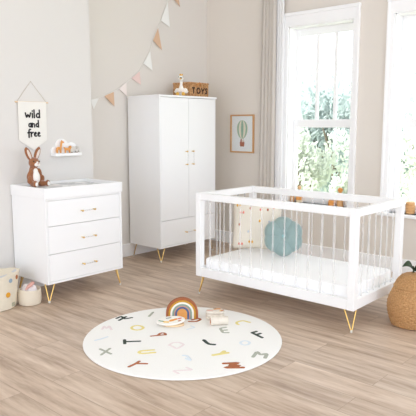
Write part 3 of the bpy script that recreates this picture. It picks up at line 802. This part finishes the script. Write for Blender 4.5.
for q in ([(.144, 1), (.168, .45)], [(.192, 1), (.168, .45)], [(.168, .45), (.168, 0)]): b.stroke([(lx+p[0], z_+p[1]*s_) for p in q], .0078, TY, F_, .3)
b.stroke([(lx+.240, z_+s_*.9), (lx+.222, z_+s_), (lx+.208, z_+s_*.78), (lx+.224, z_+s_*.5), (lx+.241, z_+s_*.25), (lx+.224, z_), (lx+.206, z_+s_*.1)], .0078, TY, F_, .3)
b.build('lettering', root, smooth=True)['label'] = 'dark brown word TOYS'

SWW = mat('swan_plush', (244, 240, 232), rough=.95, bump=.5, bscale=160); YEL = mat('yellow_felt', (226, 178, 84), rough=.8)
root = thing('toy_swan', 'white plush swan with yellow feet and crown, sitting on the wardrobe before the woven basket', 'soft toy', (4.452, 4.375, WT_), radians(-52))
blob('body', SWW, [((0, 0, .045), (.045, .05, .045)), ((0, .03, .055), (.03, .035, .03)), ((0, -.012, .085), (.022, .022, .035)), ((0, .0, .115), (.014, .015, .03)), ((0, .008, .14), (.015, .016, .025)), ((0, .0, .165), (.014, .016, .022)), ((0, -.012, .186), (.028, .030, .026)),
    ((-.05, .005, .055), (.018, .035, .03), (0, radians(20), 0)), ((.05, .005, .055), (.018, .035, .03), (0, radians(-20), 0)), ((-.03, -.05, .016), (.012, .03, .012)), ((.03, -.05, .016), (.012, .03, .012))], root, .005, 2)
b = MB(); vs = []; fs = []
b.lathe([(.03, .075), (.052, .062), (.072, .042), (.071, .038), (.048, .055), (.028, .07)], mat('tulle', (240, 230, 222), rough=.9), 60, wob=lambda r, z, q, i: (r*(1+.05*sin(12*q)), z+.006*sin(12*q)*(r/.08)))
b.build('tutu', root, smooth=True, angle=180)
for sx in (-1, 1):
    b = MB(); b.ball((sx*.03, -.083, .019), (.018, .014, .019), YEL); b.build('foot', root, smooth=True)
    b = MB(); b.ball((sx*.022, -.031, .194), (.004, .004, .005), DARK, seg=10, rings=8); b.build('eye', root, smooth=True)
b = MB(); b.ball((0, -.040, .182), (.013, .010, .010), DARK); b.build('mask', root, smooth=True)
b = MB(); b.ball((0, -.056, .174), (.009, .018, .007), YEL, (radians(12), 0, 0)); b.build('beak', root, smooth=True)
b = MB(); b.lathe([(.010, .203), (.016, .206), (.019, .228), (.014, .226), (.009, .21)], YEL, 30, c=(0, -.008, 0), wob=lambda r, z, q, i: (r, z-(.008*(.5+.5*cos(5*q)) if i in (2, 3) else 0))); b.build('crown', root, smooth=True)

# ------------------------------------------------------------------ framed print
PW, PH = .343, .437
BK = 1.22
root = thing('framed_print', 'oak-framed print of a striped hot-air balloon on the window wall', 'picture', (XW, 4.2435, 1.095), radians(-90))
# local x runs to the right in the picture (towards -Y), -y faces the room
b = MB(); f = .016
b.box((-PW/2, -.022, 0), (-PW/2+f, 0, PH), OAK); b.box((PW/2-f, -.022, 0), (PW/2, 0, PH), OAK); b.box((-PW/2+f, -.022, 0), (PW/2-f, 0, f), OAK); b.box((-PW/2+f, -.022, PH-f), (PW/2-f, 0, PH), OAK)
b.build('frame', root, bevel=.0015)
PAPER = mat('print_paper', (238, 238, 240), rough=.6)
b = MB(); b.box((-PW/2+f, -.010, f), (PW/2-f, -.002, PH-f), PAPER)
cz_, cr_ = .278, .082
CB = [mat('balloon_sage', (150, 182, 160), rough=.8), mat('balloon_cream', (232, 222, 204), rough=.8)]
for k in range(7):
    u0, u1 = -1+2*k/7, -1+2*(k+1)/7; ou = []
    def edge(u, t):
        zz = cr_*1.16*cos(t) if t < pi/2 else cr_*1.45*cos(t)
        w = sin(t) if t < pi/2 else max(.10, sin(t)**1.1)
        return (sin(u*pi/2)*cr_*w, cz_+zz)
    tt = [pi*q/18*.97 for q in range(19)]
    out = [edge(u0, t) for t in tt] + [edge(u1, t) for t in reversed(tt)]
    b.prism(out, lambda x, y, d: (x, -.0101-d, y), 0, .0006, CB[(k+1) % 2])
BR = mat('print_basket', (170, 98, 68), rough=.8); LB = mat('print_line', (150, 130, 116), rough=.8)
b.prism([(-.030, .072), (.030, .072), (.035, .122), (-.035, .122)], lambda x, y, d: (x, -.0101-d, y), 0, .0006, BR)
b.prism([(-.024, .122), (-.004, .122), (-.004, .142), (-.006, .158), (-.018, .158), (-.024, .14)], lambda x, y, d: (x, -.0101-d, y), 0, .0006, BR)
b.prism([(.004, .122), (.022, .122), (.020, .138), (.014, .152), (.006, .14)], lambda x, y, d: (x, -.0101-d, y), 0, .0006, mat('print_tan', (214, 176, 140), rough=.8))
for x0, x1 in ((-.03, -.012), (.03, .012), (-.012, -.006), (.012, .006)): b.stroke([(x0, .122), (x1*1.4, .172)], .0012, LB, lambda x, y, n: (x, -.0103-n, y), .3)
b.build('print', root)
b = MB(); b.box((-PW/2+f, -.0145, f), (PW/2-f, -.013, PH-f), GLASS); b.build('glazing', root)

# ------------------------------------------------------------------ curtains
def curtain(name, y0, y1, x, amp, wl, m, label, flare=.0, phase=0.):
    b = MB(); n = int((y1-y0)/.006); nz = 16; vs = []; fs = []
    for s_ in (0, 1):
        for q in range(nz+1):
            z = .02+(ZC-.02)*q/nz; fl_ = flare*(1-z/ZC)
            for k in range(n+1):
                u = k/n; y = y0+(y1-y0)*u+fl_*u
                a = amp*(1+.25*sin(5*u+1.7)); ph = 2*pi*(u*(y1-y0)/wl)+phase+.5*sin(z*1.1+4*u)
                vs.append((x+a*sin(ph)+.3*a*sin(2.1*ph+1)+(.002 if s_ else 0), y+.006*cos(ph), z))
    N = (n+1)*(nz+1)
    for s_ in (0, 1):
        for q in range(nz):
            for k in range(n):
                e = s_*N+q*(n+1)+k; f = (e, e+1, e+n+2, e+n+1); fs.append(f if s_ else tuple(reversed(f)))
    E_ = [k for k in range(n+1)] + [q*(n+1)+n for q in range(1, nz+1)] + [nz*(n+1)+k for k in range(n-1, -1, -1)] + [q*(n+1) for q in range(nz-1, 0, -1)]
    for k in range(len(E_)):
        a_, c_ = E_[k], E_[(k+1) % len(E_)]; fs.append((a_, c_, N+c_, N+a_))
    b.add(vs, fs, m); o = b.build(name, smooth=True, angle=180); tag(o, label, 'curtain'); return o
curtain('curtain', 3.735, 3.915, 5.245, .013, .040, cloth_mat('taupe_linen', (218, 211, 202), .15), 'taupe curtain hanging in narrow folds left of the window', flare=.05)
curtain('sheer_curtain', 3.650, 3.760, 5.272, .004, .03, cloth_mat('white_voile', (254, 254, 254), .3), 'narrow white sheer curtain between the taupe curtain and the window')

# ------------------------------------------------------------------ baskets by the chest
COT = mat('cream_quilt', (228, 219, 200), rough=.95, noise=.05, nscale=30, bump=.6, bscale=120)
LINE = mat('grey_lining', (206, 206, 208), rough=.95)
BX, BY = 2.163, 4.215
root = thing('storage_basket', 'large cream quilted basket with coloured dots, left of the chest of drawers', 'basket', (BX, BY, 0))
def rimw(r, z, q, i):
    k = max(0, (z-.10)/.2)
    return (r*(1+.012*sin(9*q+z*20)), z+k*(.020*cos(2*(q-radians(-45)))+.004*sin(7*q)))
b = MB()
b.lathe([(.165, 0), (.176, .004), (.182, .03), (.187, .09), (.195, .16), (.204, .22), (.211, .272), (.206, .276), (.200, .270)], COT, 64, wob=rimw)
b.build('body', root, smooth=True)
b = MB(); b.lathe([(.2, .268), (.193, .262), (.186, .235), (.180, .20), (.02, .20)], LINE, 64, cap=True, wob=rimw); b.build('lining', root, smooth=True)
def on_basket(px, py, R=.205):
    return None
DOTC = {'blue': (150, 168, 184), 'brown': (168, 102, 58), 'must': (222, 160, 48)}
for col, az, z, rr, lb in (('blue', -76, .235, .017, 'grey-blue dot'), ('brown', -56, .247, .018, 'brown dot'), ('must', -81, .125, .021, 'mustard dot'), ('must', -150, .2, .019, 'mustard dot'), ('brown', -130, .12, .019, 'brown dot')):
    a_ = radians(az); R = .1895+(z-.09)*.125; b = MB(); MM = Matrix.Rotation(a_, 4, 'Z')
    b.lathe([(rr*.7, -.001), (rr, .0005), (rr*.9, .0025), (rr*.3, .0035)], mat('dot_'+col, DOTC[col], rough=.9), 24, M=MM @ Matrix.Translation((R, 0, z)) @ Matrix.Rotation(pi/2, 4, 'Y')); o = b.build('dot', root, smooth=True); o['label'] = lb
a_ = radians(-63); b = MB(); b.box((.178, -.016, .022), (.1875, .016, .05), mat('label_grey', (172, 172, 152)), Matrix.Rotation(a_, 4, 'Z')); b.build('label_patch', root)
PX, PY = 2.402, 4.068
root = thing('small_basket', 'small cream round basket on the floor beside the dotted basket', 'basket', (PX, PY, 0))
b = MB(); b.lathe([(.070, 0), (.084, .006), (.0895, .03), (.0910, .075), (.088, .120), (.083, .126), (.079, .120), (.078, .035), (.01, .035)], mat('cream_rope', (226, 215, 196), rough=.95, bump=.7, bscale=200), 48, wob=lambda r, z, q, i: (r, z+(.004*cos(2*q) if z > .1 else 0))); b.build('body', root, smooth=True)
def cloth(name, label, c, r, h, m, seed):
    rnd = random.Random(seed); ph = [rnd.random()*6 for _ in range(6)]
    b = MB(); prof = [(r*.6, 0), (r, .012), (r*1.0, h*.5), (r*.8, h*.85), (r*.45, h), (r*.05, h*1.02)]
    b.lathe(prof, m, 40, wob=lambda rr, z, q, i: (rr*(1+.12*sin(3*q+ph[0]+z*40)*z/h+.06*sin(7*q+ph[1])*z/h), z+.012*sin(4*q+ph[2]+rr*60)*(z/h)))
    o = b.build(name, loc=c, smooth=True, angle=180); tag(o, label, 'cloth'); return o
cloth('folded_cloth', 'white and grey folded cloth in the small cream basket', (PX, PY+.004, .036), .066, .118, mat('white_muslin', (226, 218, 218), rough=.95, noise=.1, nscale=40), 3)
b = MB(); b.tube([(-.058, -.04, .124), (-.036, -.036, .140), (-.008, -.028, .150), (.02, -.012, .156), (.04, .01, .150), (.05, .03, .134)], [.005, .012, .014, .015, .012, .005], mat('pink_muslin', (218, 168, 156), rough=.95, noise=.12, nscale=50), 12)
o = b.build('pink_cloth', smooth=True, loc=(PX, PY, .008)); tag(o, 'pink cloth twisted over the rim of the small cream basket', 'cloth')

# ------------------------------------------------------------------ pear basket
PWICK = weave_mat('rattan', (158, 114, 68), (200, 156, 106), 130)
root = thing('pear_basket', 'pear-shaped woven rattan basket with dark green leaves, right of the crib', 'basket', (3.955, 1.600, 0))
PK = [(.120, 0), (.138, .008), (.150, .04), (.163, .085), (.170, .13), (.166, .175), (.153, .215), (.137, .252), (.125, .280)]
PK2 = [(.127, .283), (.118, .305), (.104, .330), (.083, .355), (.055, .372), (.025, .380), (.004, .382)]
def dense(pk, step):
    out = []
    for (r0, z0), (r1, z1) in zip(pk, pk[1:]):
        n = max(1, int(math.hypot(r1-r0, z1-z0)/step)); out += [(r0+(r1-r0)*k/n, z0+(z1-z0)*k/n) for k in range(n)]
    return out+[pk[-1]]
def basketweave(r, z, q, i):
    row = i/5; s_ = (1 if int(row) % 2 else -1)
    return (r*(1+.0)+.0062*abs(sin(pi*row))**.8*(.5+.5*s_*sin(20*q))-.0045*math.exp(-((q*40/(2*pi))%1-.5)**2/.02)-.001, z)
b = MB(); b.lathe(dense(PK, .0027), PWICK, 192, wob=basketweave); b.build('body', root, smooth=True, angle=180)
b = MB(); b.lathe(dense(PK2, .0027), PWICK, 192, wob=basketweave); b.lathe([(.124, .277), (.131, .279), (.133, .283), (.131, .287), (.124, .289)], PWICK, 64)
lid = b.build('lid', root, smooth=True, angle=180)
LEAF = mat('leaf_felt', (58, 72, 50), rough=.8)
b = MB(); b.tube([(0, 0, .378), (.003, 0, .40), (0, .006, .425)], [.008, .007, .008], mat('stem_green', (70, 74, 50), rough=.9), 10); b.build('stem', root, smooth=True)
def leaf(ang, up, L_, W_, roll=0):
    b = MB(); n, k_ = 14, 6; vs = []; fs = []
    for s_ in (0, 1):
        for a in range(n+1):
            t_ = a/n; w = W_*sin(pi*t_**.8)**.8*(1-.25*t_)
            for c in range(k_+1):
                v = 2*c/k_-1; vs.append((L_*t_, w*v, up*sin(pi*t_*.75)*.06-.012*t_**2+.010*abs(v)*w/W_+(.003 if s_ else 0)))
    N = (n+1)*(k_+1)
    for s_ in (0, 1):
        for a in range(n):
            for c in range(k_):
                e = s_*N+a*(k_+1)+c; f = (e, e+1, e+k_+2, e+k_+1); fs.append(f if s_ else tuple(reversed(f)))
    E_ = [c for c in range(k_+1)] + [a*(k_+1)+k_ for a in range(1, n+1)] + [n*(k_+1)+c for c in range(k_-1, -1, -1)] + [a*(k_+1) for a in range(n-1, 0, -1)]
    for k in range(len(E_)):
        a_, c_ = E_[k], E_[(k+1) % len(E_)]; fs.append((a_, c_, N+c_, N+a_))
    b.add(vs, fs, LEAF); o = b.build('leaf', root, smooth=True, loc=(0, 0, .392), angle=180); o.rotation_euler = (radians(roll), 0, radians(ang))
leaf(128, 1.3, .088, .034, -38); leaf(-44, 1.1, .09, .036, 38); leaf(-85, .9, .085, .034, 15)

# ------------------------------------------------------------------ toys on the window sills
FIGW = mat('tan_bead', (216, 176, 128), rough=.6)
def figure(y, x, parts, label, group=None):
    root = thing('toy_figure', label, 'toy figure', (x, y, Z0), 0, group)
    for nm, prof, m in parts:
        b = MB(); b.lathe(prof, m, 24); b.build(nm, root, smooth=True)
AMB = mat('amber_paint', (222, 150, 72), rough=.5); SAND = mat('sand_paint', (226, 204, 172), rough=.6); HONEY = wood_mat('honey_wood', (206, 154, 98), (224, 176, 122)); PALEG = mat('pale_grey_paint', (206, 212, 218), rough=.6)
def bead(z, r, sq=1.): return [(r*max(.08, cos(a)), z+r*sq+r*sq*sin(a)) for a in [(-pi/2+pi*k/10) for k in range(11)]]
figure(3.485, 5.375, [('body', [(.030, 0), (.034, .004), (.033, .07), (.024, .12), (.014, .142)], SAND), ('band', [(.0335, .03), (.0350, .033), (.0350, .068), (.0335, .071)], AMB), ('head', bead(.143, .022), FIGW)], 'sand-coloured peg figure with an amber band, on the left window sill')
figure(3.575, 5.375, [('body', [(.02, 0), (.023, .004), (.021, .075), (.012, .09)], HONEY), ('head', bead(.086, .016), HONEY)], 'small brown peg figure leftmost on the window sill')
figure(3.08, 5.372, [('body', [(.034, 0), (.038, .006), (.038, .05), (.03, .06)], AMB), ('head', bead(.058, .024), PALEG)], 'squat amber figure with a pale grey head on the window sill')
figure(2.985, 5.372, [('body', [(.028, 0), (.033, .004), (.030, .08), (.018, .13), (.014, .15)], HONEY), ('collar', [(.026, .10), (.029, .103), (.029, .112), (.026, .115)], AMB), ('head', bead(.146, .027), AMB)], 'tall brown peg figure with an orange head, rightmost on the window sill')
root = thing('wooden_barrel', 'light wooden stacking barrel on the sill of the right-hand window', 'toy', (5.382, 2.24, Z0))
for k in range(4):
    b = MB(); z = .029*k; r = .042+.002*min(k, 3-k)
    b.lathe([(r-.005, z+.0005), (r, z+.006), (r, z+.023), (r-.005, z+.0285)], HONEY, 32); b.build('ring', root, smooth=True)

# ------------------------------------------------------------------ garden
b = MB(); b.box((XW+.4, -25, -2.8), (60, 45, -2.6), mat('lawn', (190, 200, 172), rough=.95, noise=.15, nscale=1)); struct(b.build('ground'), 'lawn below the windows', 'ground')  # lawn colour paled too, standing in for the washed-out daylight
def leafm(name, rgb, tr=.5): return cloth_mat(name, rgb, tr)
LM = {'dark': leafm('leaf_dark', (170, 181, 177)), 'mid': leafm('leaf_mid', (188, 197, 191)), 'light': leafm('leaf_light', (208, 212, 200))}  # leaf colours greyed and lightened: overexposed daylight put into the colour
BARK = mat('bark', (120, 106, 92), rough=.95)
def tree(x, y, z, r, rz, tone, label, n, seed, size=.13, trunk=True, name='tree', cat='tree', group=None):
    rnd = random.Random(seed); root = thing(name, label, cat, (x, y, -2.6), 0, group)
    b = MB(); cl_ = [(Vector((rnd.gauss(0, .45)*r, rnd.gauss(0, .45)*r, rnd.gauss(0, .42)*rz)), rnd.uniform(.35, .6)) for _ in range(16)]
    vs = []; fs = []
    for _ in range(n):
        c, k = rnd.choice(cl_); d = Vector((rnd.gauss(0, 1), rnd.gauss(0, 1), rnd.gauss(0, 1))).normalized()
        p = c+Vector((d.x*r*k, d.y*r*k, d.z*rz*k))*rnd.uniform(.55, 1)+Vector((0, 0, z+2.6))
        if p.z < .15: continue
        R_ = Euler((rnd.uniform(0, 6.3), rnd.uniform(0, 6.3), rnd.uniform(0, 6.3))).to_matrix(); L_ = size*rnd.uniform(.6, 1.3)
        o_ = len(vs)
        for q in ((-L_, 0, 0), (-.3*L_, .38*L_, .08*L_), (.4*L_, .34*L_, .08*L_), (L_, 0, -.1*L_), (.4*L_, -.34*L_, .08*L_), (-.3*L_, -.38*L_, .08*L_)): vs.append(p+R_ @ Vector(q))
        fs.append(tuple(range(o_, o_+6)))
    b.add(vs, fs, LM[tone]); b.build('foliage', root, recalc=False)
    b = MB(); h = z+2.6; b.tube([(0, 0, 0), (.03, .02, h*.5), (-.02, .03, h*.9), (.02, 0, h+rz*.4)], [.14*r**.5, .10*r**.5, .07*r**.5, .02], BARK, 10)
    for k in range(4):
        a = 1.57*k+rnd.random(); b.tube([(0, .02, h*.75), (cos(a)*r*.3, sin(a)*r*.3, h*.95), (cos(a)*r*.6, sin(a)*r*.6, h+rz*.2)], [.06, .045, .015], BARK, 8)
    b.build('trunk', root, smooth=True)
tree(13.0, 7.35, 1.0, 1.5, 1.9, 'dark', 'dark green tree seen through the middle of the left window', 9000, 1, .095)
tree(19, 12.0, 1.1, 2.3, 2.8, 'mid', 'soft green tree at the left of the view through the left window', 7000, 2, .13)
tree(10.0, 6.42, .45, .62, .95, 'light', 'pale leafy bush rising in the left half of the left window', 3600, 3, .065, name='bush', cat='bush')
tree(9.2, 5.0, .18, .36, .42, 'light', 'small pale bush at the right edge of the left window', 1000, 4, .07, name='bush', cat='bush')
tree(11.0, 4.15, .9, .85, 1.3, 'light', 'pale leafy tree seen through the right window', 4500, 5, .07)
tree(27, 11.9, 1.4, 2.9, 3.6, 'mid', 'green tree behind the pale tree of the right window', 3600, 6)
tree(11, 17, .5, 2.0, 2.0, 'mid', 'broad tree at the far left beyond the windows', 3000, 7, .2)
tree(15, 1.5, .5, 2.0, 2.0, 'mid', 'broad tree at the far right beyond the windows', 3000, 8, .2)

# ------------------------------------------------------------------ light and camera
w = bpy.data.worlds.new('sky'); SC.world = w; w.use_nodes = True
bg = w.node_tree.nodes['Background']; bg.inputs['Color'].default_value = (*SKYCOL, 1); bg.inputs['Strength'].default_value = SKY
su = bpy.data.lights.new('sun', 'SUN'); su.energy = SUN; su.angle = radians(8); su.color = (1, .98, .95)
so = bpy.data.objects.new('sun', su); COL.objects.link(so)
so.rotation_euler = Vector((.55, -1, -.9)).to_track_quat('-Z', 'Y').to_euler(); so.location = (-4, 9, 9)
for i, (y0, y1) in enumerate(WINS):
    l = bpy.data.lights.new('window_portal', 'AREA'); l.shape = 'RECTANGLE'; l.size = Z1-Z0; l.size_y = y1-y0; l.cycles.is_portal = True
    o = bpy.data.objects.new('window_portal', l); COL.objects.link(o); o.location = (XW+.21, (y0+y1)/2, (Z0+Z1)/2); o.rotation_euler = (0, radians(90), 0)
for sz, loc, rot in ((8.3, ((XW-3)/2, -3.2, ZC/2), (radians(90), 0, 0)), (7.65, (-3, (YC-3.2)/2, ZC/2), (radians(90), 0, radians(-90)))):
    l = bpy.data.lights.new('open_side_portal', 'AREA'); l.shape = 'RECTANGLE'; l.size = sz; l.size_y = ZC; l.cycles.is_portal = True
    o = bpy.data.objects.new('open_side_portal', l); COL.objects.link(o); o.location = loc; o.rotation_euler = rot
cam = bpy.data.cameras.new('camera'); cam.sensor_width = 36; cam.lens = 582.7/416*36; cam.clip_start = .05
co = bpy.data.objects.new('camera', cam); COL.objects.link(co); co.location = (0, 0, 1.4117); co.rotation_euler = (pi/2-.1412, 0, -.8391)
SC.camera = co
vs_ = SC.view_settings; vs_.view_transform = 'Standard'; vs_.look = 'None'; vs_.exposure = EXPO; vs_.gamma = 1; vs_.use_curve_mapping = False
SC.cycles.use_denoising = True; SC.cycles.max_bounces = 14; SC.cycles.diffuse_bounces = 8; SC.cycles.transparent_max_bounces = 40; SC.cycles.sample_clamp_indirect = 8
